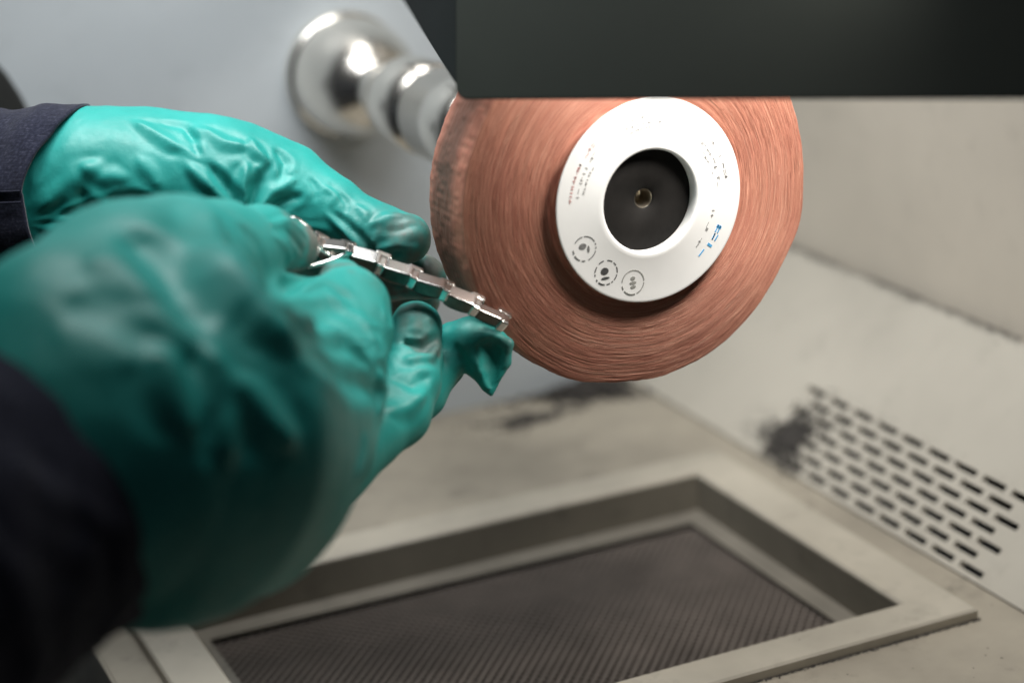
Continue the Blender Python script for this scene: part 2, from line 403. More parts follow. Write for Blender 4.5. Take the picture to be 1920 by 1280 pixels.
def build_wheel():
    n = 900
    th = np.linspace(0, 2 * np.pi, n, endpoint=False)
    rr = np.concatenate([np.linspace(0.020, 0.0749, 195)])
    T_, R0 = np.meshgrid(th, rr)
    q = (R0 - 0.02) / 0.055
    h = face_h(R0, T_)
    dome = 0.0010 + 0.0035 * np.clip(1 - q, 0, 1) * 0 + 0.0028 * q ** 5       # face falls back a little near the edge
    Yf = dome - 0.00022 * h
    Rf = R0 * (1 + (rim_r(T_) - 1) * np.clip(q, 0, 1) ** 3)
    tint = np.clip(0.50 + 0.42 * h + 0.16 * streak[0](q * 9 + 7, T_ / (2 * np.pi) * 20), 0, 1); gr = np.zeros_like(h)
    # rounded shoulder, rim, back shoulder
    rows = []
    rim_a = Noise2(260, 16, 31); rim_b = Noise2(700, 30, 32)
    ys = np.concatenate([np.linspace(0.0046, TW - 0.0012, 60)])
    T2, Y2 = np.meshgrid(th, ys); s = (Y2 - ys[0]) / (ys[-1] - ys[0]); t2 = T2 / (2 * np.pi)
    hh = 0.35 * rim_a(t2 * 260, s * 9) + 0.3 * rim_b(t2 * 130, s * 26)
    R2 = RW * rim_r(T2) * (1 - 0.010 * (2 * s - 1) ** 6) - 0.0004 - 0.0004 * hh
    tint2 = np.clip(0.42 + 0.3 * hh, 0, 1)
    band = np.exp(-((s - 0.55) / 0.34) ** 4) * (0.86 + 0.14 * np.sin(T2 * 7 + 2 * rim_a(t2 * 24, s * 2)))
    gr2 = np.clip(band * 0.85 + 0.1 * hh, 0, 0.95)
    Rb = np.linspace(0.074, 0.012, 14)[:, None] * np.ones((1, n)); Yb = np.full_like(Rb, TW); Tb = np.ones((14, 1)) * th
    R_ = np.vstack([Rf, R2, Rb]); Y_ = np.vstack([Yf, Y2, Yb]); TT = np.vstack([T_, T2, Tb])
    ti = np.vstack([tint, tint2, np.full_like(Rb, .5)]); g = np.vstack([gr, gr2, np.full_like(Rb, .3)])
    ringmesh('abrasive_disc', R_, Y_, TT, ti, g, M_fib, wheel)
    # loose fibres lying along the layers of the face and across the rim
    V, Fc, tt, gg = [], [], [], []
    r_ = np.random.default_rng(5)
    def strand(P, w, tv, gv):
        s0 = len(V)
        for k, p in enumerate(P):
            ww = w * (1 if 0 < k < len(P) - 1 else 0.25)
            V.append(p + np.array([0, 0, 0]) ); rad = np.array([p[0], 0, p[2]]); rad /= np.linalg.norm(rad) + 1e-9
            V[-1] = p + rad * ww; V.append(p - rad * ww); V.append(p + np.array([0, -ww * 1.3, 0]))
            tt.extend([tv] * 3); gg.extend([gv] * 3)
        for k in range(len(P) - 1):
            a = s0 + 3 * k
            Fc.append((a, a + 3, a + 5, a + 2)); Fc.append((a + 2, a + 5, a + 4, a + 1))
    for _ in range(9000):
        r0 = math.sqrt(r_.uniform(0.041 ** 2, 0.0747 ** 2)); a0 = r_.uniform(0, 2 * math.pi); ln = r_.uniform(0.25, 1.1) * (0.055 / r0)
        m = 16; a = a0 + np.linspace(0, ln, m); drift = r_.normal(0, 0.00016)
        rad = r0 + np.linspace(-drift, drift, m) + r_.normal(0, 0.000015, m)
        q = (rad - 0.02) / 0.055; rad = rad * (1 + (rim_r(a) - 1) * q ** 3)
        lift = r_.uniform(0.00002, 0.0002) * np.sin(np.linspace(0.2, 2.9, m))
        y = 0.0010 + 0.0028 * q ** 5 - 0.0002 * face_h(rad, a) - lift
        P = np.stack([rad * np.cos(a), y, rad * np.sin(a)], 1)
        strand(P, r_.uniform(0.00002, 0.000065), float(np.clip(r_.normal(0.60, 0.17), 0, 1)), 0.0)
    for _ in range(0):                    # frayed outline
        a0 = r_.uniform(0, 2 * math.pi); ln = r_.uniform(0.02, 0.09); m = 5
        a = a0 + np.linspace(0, ln, m); rad = RW * rim_r(a) - 0.0006 + np.linspace(0, r_.uniform(0.0001, 0.0006), m)
        y = np.full(m, r_.choice([r_.uniform(0.002, 0.006), r_.uniform(0.004, TW)])) + np.linspace(0, r_.normal(0, 0.002), m)
        P = np.stack([rad * np.cos(a), y, rad * np.sin(a)], 1)
        strand(P, r_.uniform(0.00008, 0.00016), float(np.clip(r_.normal(0.6, 0.25), 0, 1)), 0.25 if y[0] > 0.008 else 0.0)
    o = mesh('fibre', V, Fc, M_fib, wheel); attrs(o, tint=tt, grime=gg); tag(o, kind='stuff')
build_wheel()
M_white = plain('white_card', (0.84, 0.84, 0.82), 0.45, 0, 0.03, 60)
fl = lathe_y('flange', [(0.0012, 0.0205), (-0.0042, 0.0200), (-0.0050, 0.0204), (-0.0054, 0.0212), (-0.0048, 0.0226), (-0.0047, 0.0370), (-0.0045, 0.0392), (-0.0045, 0.0399), (-0.0043, 0.0401), (-0.0041, 0.0398), (-0.0040, 0.033), (0.0012, 0.033)], M_white, wheel, 160)
tag(fl, 'white printed cardboard flange on the wheel face')
M_hub = plain('black_hub', (0.0105, 0.0095, 0.0085), 0.75, 0, 0.35, 90, 0.15)
M_hub.node_tree.nodes['Principled BSDF'].inputs['Specular IOR Level'].default_value = 0.2
hb = lathe_y('hub', [(0.0008, 0.0204), (0.0004, 0.0200), (0.0004, 0.0046), (0.0010, 0.0041), (0.0014, 0.0038)], M_hub, wheel, 128)
M_thread = plain('worn_brass', (0.42, 0.38, 0.31), 0.35, 0.9, 0.2, 300)
lathe_y('threaded_bore', [(0.0012 + 0.0006 * k, 0.0038 if k % 2 == 0 else 0.0033) for k in range(16)] + [(0.0112, 0.0001)], M_thread, hb, 48)
lathe_y('flange_packing', [(-0.0039, 0.0345), (0.0016, 0.0345)], M_hub, wheel, 96)

# worn print on the flange: rows of small strokes that cannot be read any more, and three round pictograms
def print_marks():
    r_ = random.Random(12)
    def strokes(name, col, items):
        V, Fc = [], []
        for (rad, a, w, h, rot) in items:      # w along tangent, h radial
            c, s = math.cos(a), math.sin(a); er = (c, s); et = (-s, c)
            cr, sr = math.cos(rot), math.sin(rot); k = len(V)
            for dx, dy in ((-w, -h), (w, -h), (w, h), (-w, h)):
                tx, ty = dx * cr - dy * sr, dx * sr + dy * cr
                V.append((rad * c + er[0] * ty + et[0] * tx, -0.00485, rad * s + er[1] * ty + et[1] * tx))
            Fc.append((k, k + 1, k + 2, k + 3))
        o = mesh(name, V, Fc, plain('ink_' + name + str(len(bpy.data.materials)), col, 0.6, 0, 0.2, 500), fl, smooth=False)
        s_ = o.modifiers.new('thick', 'SOLIDIFY'); s_.thickness = 0.0001; s_.offset = 0
        return o
    def row(rad, a0, a1, size, dens=0.8):
        out = []; a = a0
        while a < a1:
            w = size * r_.uniform(0.55, 1.1)
            if r_.random() < dens:
                for _ in range(r_.choice([1, 2, 2, 3])):
                    if r_.random() < 0.5: out.append((rad + r_.uniform(-1, 1) * size * 0.45, a, w * 0.85, size * 0.10, r_.uniform(-.1, .1)))
                    else: out.append((rad, a + r_.uniform(-1, 1) * w * 0.6 / rad, size * 0.20, size * 0.42, r_.uniform(-.15, .15)))
            a += 2 * w / rad + size * 0.12 / rad
            if r_.random() < 0.14: a += size * 0.7 / rad
        return out
    d = math.radians
    g = (0.40, 0.39, 0.38)
    strokes('print', (0.55, 0.30, 0.28), row(0.0345, d(133), d(172), 0.0012))
    strokes('print', g, row(0.0315, d(137), d(171), 0.0013) + row(0.0292, d(146), d(168), 0.0009))
    strokes('print', g, row(0.0330, d(84), d(106), 0.0012, .7) + row(0.0308, d(80), d(108), 0.0012, .7) + row(0.0288, d(88), d(106), 0.0009))
    strokes('print', (0.46, 0.45, 0.44), row(0.0340, d(8), d(34), 0.0014, .55) + row(0.0305, d(4), d(40), 0.0013, .6) + row(0.0282, d(14), d(36), 0.0011, .6))
    strokes('print', (0.32, 0.32, 0.31), row(0.0287, d(-46), d(-14), 0.0013, .95))
    strokes('print', (0.08, 0.34, 0.62), row(0.0335, d(-48), d(-22), 0.0026, 1.0))
    for (rad, ang, kind) in ((0.0322, 206, 0), (0.0322, 231, 1), (0.0322, 254, 2)):
        cx, cz = rad * math.cos(d(ang)), rad * math.sin(d(ang)); V, Fc = [], []
        n = 40
        for i in range(n):
            a = 2 * math.pi * i / n
            for rr in (0.0046, 0.0050): V.append((cx + rr * math.cos(a), -0.00485, cz + rr * math.sin(a)))
        for i in range(n):
            if r_.random() < 0.18: continue
            k = 2 * i; k2 = 2 * ((i + 1) % n); Fc.append((k, k2, k2 + 1, k + 1))
        def blob(x, z, rx, rz):
            k = len(V)
            for i in range(14):
                a = 2 * math.pi * i / 14; V.append((cx + x + rx * math.cos(a), -0.00485, cz + z + rz * math.sin(a)))
            Fc.append(tuple(range(k, k + 14)))
        if kind == 0: blob(-0.0008, 0.0010, 0.0016, 0.0012); blob(0.0016, -0.0004, 0.0005, 0.0014)
        if kind == 1: blob(-0.0006, 0.0006, 0.0017, 0.0014); blob(-0.0004, -0.0022, 0.0018, 0.0005)
        if kind == 2: blob(0.0, 0.0016, 0.0010, 0.0008); blob(0.0, -0.0002, 0.0015, 0.0006); blob(0.0, -0.0018, 0.0012, 0.0006)
        colr = ((0.16, 0.16, 0.155), (0.05, 0.05, 0.05), (0.24, 0.24, 0.22))[kind]
        o = mesh('pictogram', V, Fc, plain('ink_pictogram%d' % kind, colr, 0.6, 0, 0.25, 700), fl, smooth=False)
        s_ = o.modifiers.new('thick', 'SOLIDIFY'); s_.thickness = 0.0001; s_.offset = 0
print_marks()

# ------------------------------------------------------------------ hood over the wheel
M_hood = plain('dark_hood_paint', (0.024, 0.028, 0.023), 0.85, 0, 0.12, 12, 0.05, 900)
M_hood.node_tree.nodes['Principled BSDF'].inputs['Specular IOR Level'].default_value = 0.25
hood = tag(empty('hood', tuple(W(1300, 187, 0.712))), 'dark grey metal hood with a slanted side hanging over the wheel', 'hood')
def plate(name, pts, thick, mat, parent, bw=0.001):
    P = [Vector(p) for p in pts]; n = (P[1] - P[0]).cross(P[2] - P[0]).normalized()
    V = [tuple(p) for p in P] + [tuple(p + n * thick) for p in P]; k = len(P)
    Fc = [tuple(range(k - 1, -1, -1)), tuple(range(k, 2 * k))] + [(i, (i + 1) % k, k + (i + 1) % k, k + i) for i in range(k)]
    o = mesh(name, V, Fc, mat, None, smooth=False); bevel(o, bw, 3); return child(o, parent)
zb = 0.715
_a, _b, _c = W(858, 187, 0.715), W(1920, 187, 0.630), W(858, -95, 0.715); _n = np.cross(_b - _a, _c - _a)
def zv(px, py=187):
    d = RT * ((px - 960) / FPX) - UP * ((py - 640) / FPX) + FW
    return float((_a - CAM) @ _n / (d @ _n))
cpx = [(858 + 22 * (1 - math.cos(t)), 187 - 22 * (1 - math.sin(t))) for t in np.linspace(0, math.pi / 2, 7)]
plate('front_plate', [W(*q, zv(*q)) for q in [(858, -95)] + cpx + [(2150, 187), (2150, -95)]], 0.0016, M_hood, hood, 0.0005)
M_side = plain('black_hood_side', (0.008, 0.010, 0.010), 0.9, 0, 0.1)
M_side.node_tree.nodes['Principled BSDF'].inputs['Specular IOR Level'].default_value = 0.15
plate('side_plate', [W(861, 158, zb + 0.003), W(861, -94, zb + 0.003), W(690, -120, 0.99), W(742, -30, 0.97)], 0.0014, M_side, hood, 0.0004)

# ------------------------------------------------------------------ gloved hands
def sdf_eval(P, prims):
    """prims: (op, a, b, ra, rb, k, flat)"""
    d = np.full(len(P), 1.0, np.float32)
    for op, a, b, ra, rb, k, fz in prims:
        A = P - a; B = b - a
        if fz != 1.0:
            A = A * np.array([1, 1, 1 / fz], np.float32); B = B * np.array([1, 1, 1 / fz])
        bb = float(B @ B) + 1e-12
        t = np.clip(A @ B / bb, 0, 1)
        q = np.linalg.norm(A - t[:, None] * B, axis=1) - (ra + (rb - ra) * t)
        if fz < 1.0: q = q * (0.5 + 0.5 * fz)
        if op == 'u':
            h = np.clip(0.5 + 0.5 * (d - q) / k, 0, 1); d = d * (1 - h) + q * h - k * h * (1 - h)
        else:
            q = -q; h = np.clip(0.5 - 0.5 * (d - q) / k, 0, 1); d = d * (1 - h) + q * h + k * h * (1 - h)
    return d
def surface_nets(D, org, hs):
    S = D < 0
    nx, ny, nz = D.shape
    c = [(i, j, k) for i in (0, 1) for j in (0, 1) for k in (0, 1)]
    cnt = np.zeros((nx - 1, ny - 1, nz - 1), np.uint8)
    for i, j, k in c: cnt += S[i:nx - 1 + i, j:ny - 1 + j, k:nz - 1 + k]
    act = (cnt > 0) & (cnt < 8)
    I = np.argwhere(act); vid = np.full(act.shape, -1, np.int64); vid[act] = np.arange(len(I))
    acc = np.zeros((len(I), 3)); num = np.zeros(len(I))
    for a in range(8):
        for b in range(a + 1, 8):
            ca, cb = np.array(c[a]), np.array(c[b])
            if np.abs(ca - cb).sum() != 1: continue
            da = D[tuple((I + ca).T)]; db = D[tuple((I + cb).T)]
            m = (da < 0) != (db < 0); t = np.where(m, da / np.where(m, da - db, 1), 0)
            acc += m[:, None] * (ca + t[:, None] * (cb - ca)); num += m
    V = org + (I + acc / num[:, None]) * hs
    F_ = []
    for ax in range(3):
        sl0 = [slice(1, -1)] * 3; sl1 = [slice(1, -1)] * 3; sl0[ax] = slice(0, -1); sl1[ax] = slice(1, None)
        a = S[tuple(sl0)]; b = S[tuple(sl1)]
        E_ = np.argwhere(a != b); flip = a[a != b]
        off = np.ones(3, int); off[ax] = 0; E_ = E_ + off
        u, v = (ax + 1) % 3, (ax + 2) % 3; eu = np.zeros(3, int); eu[u] = 1; ev = np.zeros(3, int); ev[v] = 1
        g = lambda Q: vid[tuple(Q.T)]
        q = np.stack([g(E_ - eu - ev), g(E_ - ev), g(E_), g(E_ - eu)], 1)
        q[~flip] = q[~flip][:, ::-1]; F_.append(q)
    Fq = np.vstack(F_); Fq = Fq[(Fq >= 0).all(1)]
    return V, Fq
def mesh_sdf(prims, hs):
    lo = np.min([np.minimum(p[1], p[2]) - max(p[3], p[4]) for p in prims if p[0] == 'u'], 0) - 0.006
    hi = np.max([np.maximum(p[1], p[2]) + max(p[3], p[4]) for p in prims if p[0] == 'u'], 0) + 0.006
    c = 4; n = (np.ceil((hi - lo) / (hs * c)).astype(int) + 1)
    G = np.stack(np.meshgrid(*[np.arange(k) for k in n], indexing='ij'), -1).reshape(-1, 3)
    dc = sdf_eval((lo + (G + 0.5) * hs * c).astype(np.float32), prims).reshape(n)
    up = dc.repeat(c, 0).repeat(c, 1).repeat(c, 2)
    D = np.where(up < 0, -1.0, 1.0).astype(np.float32)
    I = np.argwhere(np.abs(up) < hs * c * 1.6)
    D[tuple(I.T)] = sdf_eval((lo + (I + 0.5) * hs).astype(np.float32), prims)
    return surface_nets(D, lo + 0.5 * hs, hs)
def vnormals(V, Fq):
    n = np.cross(V[Fq[:, 2]] - V[Fq[:, 0]], V[Fq[:, 3]] - V[Fq[:, 1]])
    out = np.zeros_like(V)
    for i in range(4): np.add.at(out, Fq[:, i], n)
    return out / (np.linalg.norm(out, axis=1)[:, None] + 1e-12)
def smooth_mesh(V, Fq, it, lam=0.5):
    e = np.vstack([Fq[:, [0, 1]], Fq[:, [1, 2]], Fq[:, [2, 3]], Fq[:, [3, 0]]])
    for _ in range(it):
        s = np.zeros_like(V); c = np.zeros(len(V))
        np.add.at(s, e[:, 0], V[e[:, 1]]); np.add.at(s, e[:, 1], V[e[:, 0]])
        np.add.at(c, e[:, 0], 1); np.add.at(c, e[:, 1], 1)
        V = V + lam * (s / c[:, None] - V)
    return V
def px_of(V): return np.stack([960 + FPX * V[:, 0] / V[:, 2], 640 + FPX * V[:, 1] / V[:, 2]], 1)
def on_surface(V, Nn, q, zr=None):
    """front-most point of the glove that is seen at a photograph position"""
    p = px_of(V); d = np.hypot(p[:, 0] - q[0], p[:, 1] - q[1]); d[Nn[:, 2] > 0.1] += 400
    if zr is not None: d[(V[:, 2] < zr[0]) | (V[:, 2] > zr[1])] += 900
    k = d.min(); idx = np.where(d < k + 6)[0]; return V[idx[V[idx, 2].argmin()]]
def folds(V, Nn, items):
    """each fold: photograph polyline on the surface, height (mm, + ridge, - crease), half width (mm)"""
    disp = np.zeros(len(V))
    for pts, amp, wid in items:
        Q = [on_surface(V, Nn, p) for p in pts]
        best = np.full(len(V), 9.0); tt = np.zeros(len(V)); n = len(Q) - 1
        for i in range(n):
            B = Q[i + 1] - Q[i]; A = V - Q[i]; t = np.clip(A @ B / (B @ B + 1e-12), 0, 1)
            dd = np.linalg.norm(A - t[:, None] * B, axis=1); m = dd < best
            best[m] = dd[m]; tt[m] = (i + t[m]) / n
        w = wid / 1000 * (0.35 + 0.65 * np.sin(np.clip(tt, 0.02, 0.98) * np.pi) ** 0.6)
        prof = np.exp(-(best / w) ** (1.35 if wid < 3 else 2.0)) - 0.35 * np.exp(-((best - 1.9 * w) / (0.9 * w)) ** 2)
        taper = np.clip(np.sin(np.clip(tt, 0.0, 1.0) * np.pi) * 1.8 + 0.12, 0, 1)
        disp += amp / 1000 * prof * taper
    return V + Nn * disp[:, None]
class Noise3:
    def __init__(s, seed): s.v = np.random.default_rng(seed).uniform(-1, 1, (32, 32, 32))
    def __call__(s, P):
        i = np.floor(P).astype(int); f = P - i; f = f * f * (3 - 2 * f); out = 0
        for a in (0, 1):
            for b in (0, 1):
                for c in (0, 1):
                    w = (f[:, 0] if a else 1 - f[:, 0]) * (f[:, 1] if b else 1 - f[:, 1]) * (f[:, 2] if c else 1 - f[:, 2])
                    out = out + w * s.v[(i[:, 0] + a) % 32, (i[:, 1] + b) % 32, (i[:, 2] + c) % 32]
        return out
nz1, nz2, nz3 = Noise3(1), Noise3(2), Noise3(3)

def fan(V, Nn, centre, seed, nang, amp, r0, r1, sector=None):
    """gathered rubber: sharp folds that fan out from a pinched point"""
    p = px_of(V); dx, dy = p[:, 0] - centre[0], p[:, 1] - centre[1]
    r = np.hypot(dx, dy) + 1; a = np.arctan2(dy, dx) / (2 * np.pi) + 0.5
    n1, n2 = Noise2(nang, 7, seed), Noise2(nang * 2 + 1, 11, seed + 1)
    lr = np.log(r / 20)
    wv = 0.25 * nz3(V * 60)
    f = 0.75 - 1.5 * np.abs(n1(a * nang + wv, lr * 1.1)) + 0.5 * (0.5 - np.abs(n2(a * (nang * 2 + 1) + wv, lr * 1.7)))
    env = np.clip((r - r0 * 0.2) / r0, 0, 1) * np.exp(-np.clip(r - r0, 0, None) / r1) * np.clip(-Nn[:, 2] * 2 + 0.6, 0, 1)
    if sector is not None:
        d = np.abs((a - sector[0] + 0.5) % 1 - 0.5); env = env * np.clip(1.5 - d / sector[1], 0, 1)
    return V + Nn * (amp / 1000 * f * env)[:, None]

def glove_mat():
    m, nt, b = new_mat('teal_glove_rubber'); v = texco(nt)
    d = attr(nt, 'dirt')
    f = noise(nt, v, 35, 4)
    c = ramp(nt, f, [(0.3, (0.012, 0.252, 0.218)), (0.7, (0.020, 0.325, 0.288))])
    fine = noise(nt, v, 160, 6, 0.7)
    dm = N(nt, 'ShaderNodeMath', operation='MULTIPLY_ADD'); L(nt, fine, dm.inputs[0]); dm.inputs[1].default_value = 0.9; dm.inputs[2].default_value = -0.45
    ad = N(nt, 'ShaderNodeMath', operation='ADD', use_clamp=True); L(nt, d.outputs['Fac'], ad.inputs[0]); L(nt, dm.outputs[0], ad.inputs[1])
    mu = N(nt, 'ShaderNodeMath', operation='MULTIPLY', use_clamp=True); L(nt, ad.outputs[0], mu.inputs[0]); L(nt, d.outputs['Fac'], mu.inputs[1])
    c = mix(nt, mu.outputs[0], c, ramp(nt, noise(nt, v, 70, 4), [(0.35, (0.075, 0.10, 0.088)), (0.7, (0.16, 0.165, 0.14))]))
    L(nt, c, b.inputs['Base Color'])
    b.inputs['Roughness'].default_value = 0.36; b.inputs['Specular IOR Level'].default_value = 0.5
    L(nt, ramp(nt, fine, [(0.3, (0.42,) * 3), (0.75, (0.60,) * 3)]), b.inputs['Roughness'])
    b.inputs['Subsurface Weight'].default_value = 0.0
    n1 = bump(nt, b, noise(nt, v, 420, 4, 0.6), 0.16, 0.0006)
    vs = texco(nt, (1, 1, 0.35)); bump(nt, b, noise(nt, vs, 90, 3, 0.5), 0.25, 0.0016, n1)
    return m
M_glove = glove_mat()
def chain_prims(pts, k=0.006, fz=1.0, op='u'):
    out = []
    for i in range(len(pts) - 1):
        a, b = pts[i], pts[i + 1]
        out.append((op, P2C(*a[:3]), P2C(*b[:3]), a[3] / FPX * a[2], b[3] / FPX * b[2], k, fz))
    return out
def glove(name, prims, fold_items, dirt_items, parent, hs, wr_amp, label, fans=()):
    V, Fq = mesh_sdf(prims, hs); V = smooth_mesh(V, Fq, 3)
    Nn = vnormals(V, Fq); Nn = smooth_mesh(Nn, Fq, 4)
    V = folds(V, Nn, fold_items)
    for q in fans: V = fan(V, Nn, *q)
    Nn = vnormals(V, Fq)
    w = np.abs(nz1(V * np.array([70, 70, 45]) + 5)) * -1 + np.abs(nz2(V * np.array([130, 95, 70]) + 9)) * -0.5 + 0.25 * nz3(V * 240)
    V = V + Nn * (wr_amp / 1000 * (w + 0.5))[:, None]
    V = smooth_mesh(V, Fq, 1)
    dirt = np.zeros(len(V))
    for x, y, z, r, s in dirt_items:
        dd = np.linalg.norm((V - P2C(x, y, z)) , axis=1) / (r / FPX * z)
        dirt = np.maximum(dirt, s * np.clip(1.35 - 0.95 * dd + 0.45 * nz2(V * 160) + 0.25 * nz3(V * 400), 0, 1))
    o = mesh(name, cam2world(V), Fq, M_glove, None); attrs(o, dirt=np.clip(dirt, 0, 1)); child(o, parent); o['label'] = label
    return o
person = tag(empty('person', tuple(W(100, 700, 0.66))), 'person in navy sleeves and teal rubber gloves pressing a steel chain on the wheel', 'person')

far = []
far += chain_prims([(-60, 375, .80, 110), (60, 365, .80, 118), (170, 340, .80, 130), (280, 336, .80, 122), (400, 343, .80, 116), (470, 350, .80, 106)], .010)
far += chain_prims([(60, 410, .80, 90), (250, 450, .805, 116), (420, 430, .805, 105), (540, 415, .805, 80)], .012)
far += chain_prims([(470, 345, .80, 98), (540, 352, .80, 74), (615, 395, .797, 62), (695, 433, .792, 50), (762, 447, .788, 47)], .007)
far += chain_prims([(520, 430, .815, 80), (640, 470, .815, 66), (720, 508, .812, 54), (795, 520, .804, 42)], .004)
far += chain_prims([(560, 480, .83, 70), (680, 530, .83, 60), (780, 560, .825, 45)], .003)
far_folds = [
    ([(455, 402), (430, 355), (395, 300)], -2.2, 2.2), ([(462, 400), (458, 350), (470, 300)], 2.4, 2.4), ([(470, 402), (490, 350), (520, 305)], -2.2, 2.2),
    ([(478, 404), (515, 365), (560, 335)], 2.0, 2.2), ([(470, 400), (440, 385), (380, 330), (350, 300)], 1.8, 2.4), ([(485, 410), (540, 380), (575, 360)], -1.8, 2.0),
    ([(250, 222), (300, 250), (352, 280)], 1.8, 2.6), ([(352, 232), (362, 262), (378, 290)], -1.6, 1.8), ([(300, 222), (345, 232), (380, 262)], -1.2, 2.0),
    ([(375, 235), (420, 262), (470, 270)], 1.6, 2.4), ([(470, 252), (485, 280), (505, 300)], 1.8, 2.2), ([(520, 275), (535, 300), (535, 330)], -1.5, 2.0),
    ([(150, 300), (200, 330), (250, 335)], 1.2, 3.0), ([(150, 360), (165, 400), (160, 440)], -1.6, 3.2), ([(80, 440), (120, 428), (170, 440)], 1.6, 2.6),
    ([(200, 382), (250, 376), (300, 380)], -1.2, 2.0), ([(70, 400), (130, 340), (200, 290)], 1.0, 3.0), ([(260, 290), (290, 330), (300, 360)], 1.0, 2.5),
    ([(585, 330), (600, 350), (592, 372)], -0.9, 1.3), ([(612, 345), (630, 362), (622, 384)], 0.9, 1.3), ([(640, 358), (655, 378), (650, 398)], -0.9, 1.3),
    ([(668, 376), (684, 394), (680, 415)], 1.0, 1.4), ([(605, 405), (660, 455), (690, 482)], 1.5, 1.8), ([(625, 402), (675, 450), (705, 480)], -1.5, 1.6),
    ([(690, 420), (730, 402), (765, 396)], 1.2, 1.8), ([(712, 436), (750, 425), (790, 420)], -0.9, 1.6), ([(700, 470), (745, 462), (790, 468)], 0.7, 1.4),
]
far_dirt_shade = [(770, 440, .78, 75, 0.8), (775, 485, .775, 75, 1.0), (720, 500, .79, 60, 0.8), (790, 515, .80, 90, 1.0), (730, 540, .815, 110, 1.0), (700, 440, .785, 55, 0.45), (230, 380, .77, 40, 0.25), (640, 390, .785, 60, 0.12)]  # fingertip grime, plus shade under the index finger painted in as dirt
glove('glove', far, far_folds, far_dirt_shade, person, 0.0011, 0.5, 'far teal glove with its grimy index finger against the wheel rim',
      [((468, 408), 61, 26, 1.8, 40, 110, (0.70, 0.30)), ((690, 490), 63, 22, 1.0, 25, 60, None), ((40, 420), 65, 30, 1.3, 60, 120, (0.5, 0.25))])

near = []
near += chain_prims([(20, 950, .575, 215), (150, 850, .590, 285), (280, 822, .615, 342), (405, 838, .645, 268), (520, 795, .665, 172)], .014, 0.72)
near += chain_prims([(120, 640, .605, 190), (245, 560, .635, 175), (330, 520, .660, 145), (405, 490, .684, 112)], .010)
near += chain_prims([(405, 490, .684, 112), (490, 455, .708, 66), (552, 464, .722, 46)], .006)
near += chain_prims([(530, 760, .672, 165), (610, 690, .695, 112), (650, 622, .710, 82), (656, 575, .718, 70), (640, 528, .728, 44)], .005)
near += chain_prims([(600, 830, .680, 110), (640, 770, .695, 80)], .006)
near += chain_prims([(470, 620, .680, 110), (565, 600, .698, 84), (640, 572, .714, 70)], .004)
near += chain_prims([(600, 880, .705, 90), (680, 810, .725, 74), (736, 768, .738, 72), (765, 715, .746, 60), (777, 668, .752, 50), (780, 614, .755, 50)], .0030)
near += chain_prims([(690, 830, .745, 55), (790, 740, .762, 44), (850, 660, .768, 34)], .003)
near += chain_prims([(848, 632, .768, 30), (890, 632, .766, 38), (925, 640, .763, 24), (953, 643, .7595, 10)], .003)
near += chain_prims([(884, 640, .766, 40), (900, 680, .765, 30), (914, 720, .763, 13), (920, 742, .762, 2.5)], .003)
near += chain_prims([(955, 644, .7595, 9), (950, 680, .761, 9), (922, 738, .762, 3)], .0018)
near += chain_prims([(770, 760, .785, 40), (845, 690, .790, 28)], .003)
near += chain_prims([(925, 660, .768, 26), (924, 700, .767, 16)], .002)
near += chain_prims([(940, 662, .7665, 18), (931, 704, .7655, 11)], .002)
near += chain_prims([(920, 658, .7575, 25), (923, 680, .7580, 22), (922, 708, .7597, 11), (921, 728, .7613, 3)], .0006, 1.0, 's')
near += chain_prims([(762, 645, .7440, 7), (793, 652, .7425, 14), (824, 632, .7470, 12)], .001, 1.0, 's')
def front_z(prims, px, py):
    z = np.linspace(0.50, 0.86, 721); P = np.stack([(px - 960) / FPX * z, (py - 640) / FPX * z, z], 1).astype(np.float32)
    k = np.where(sdf_eval(P, prims) < 0)[0]; return float(z[k[0]]) if len(k) else 0.712
base = list(near)
for off, sc_ in ((0.0, 1.0), (0.004, 0.9), (0.008, 0.7)):      # the gap between thumb and forefinger
    near += chain_prims([(x, y, front_z(base, x, y) + off, r * sc_) for x, y, r in ((488, 560, 6), (512, 549, 15), (545, 532, 13), (578, 514, 11), (604, 500, 8))], .003, 1.0, 's')
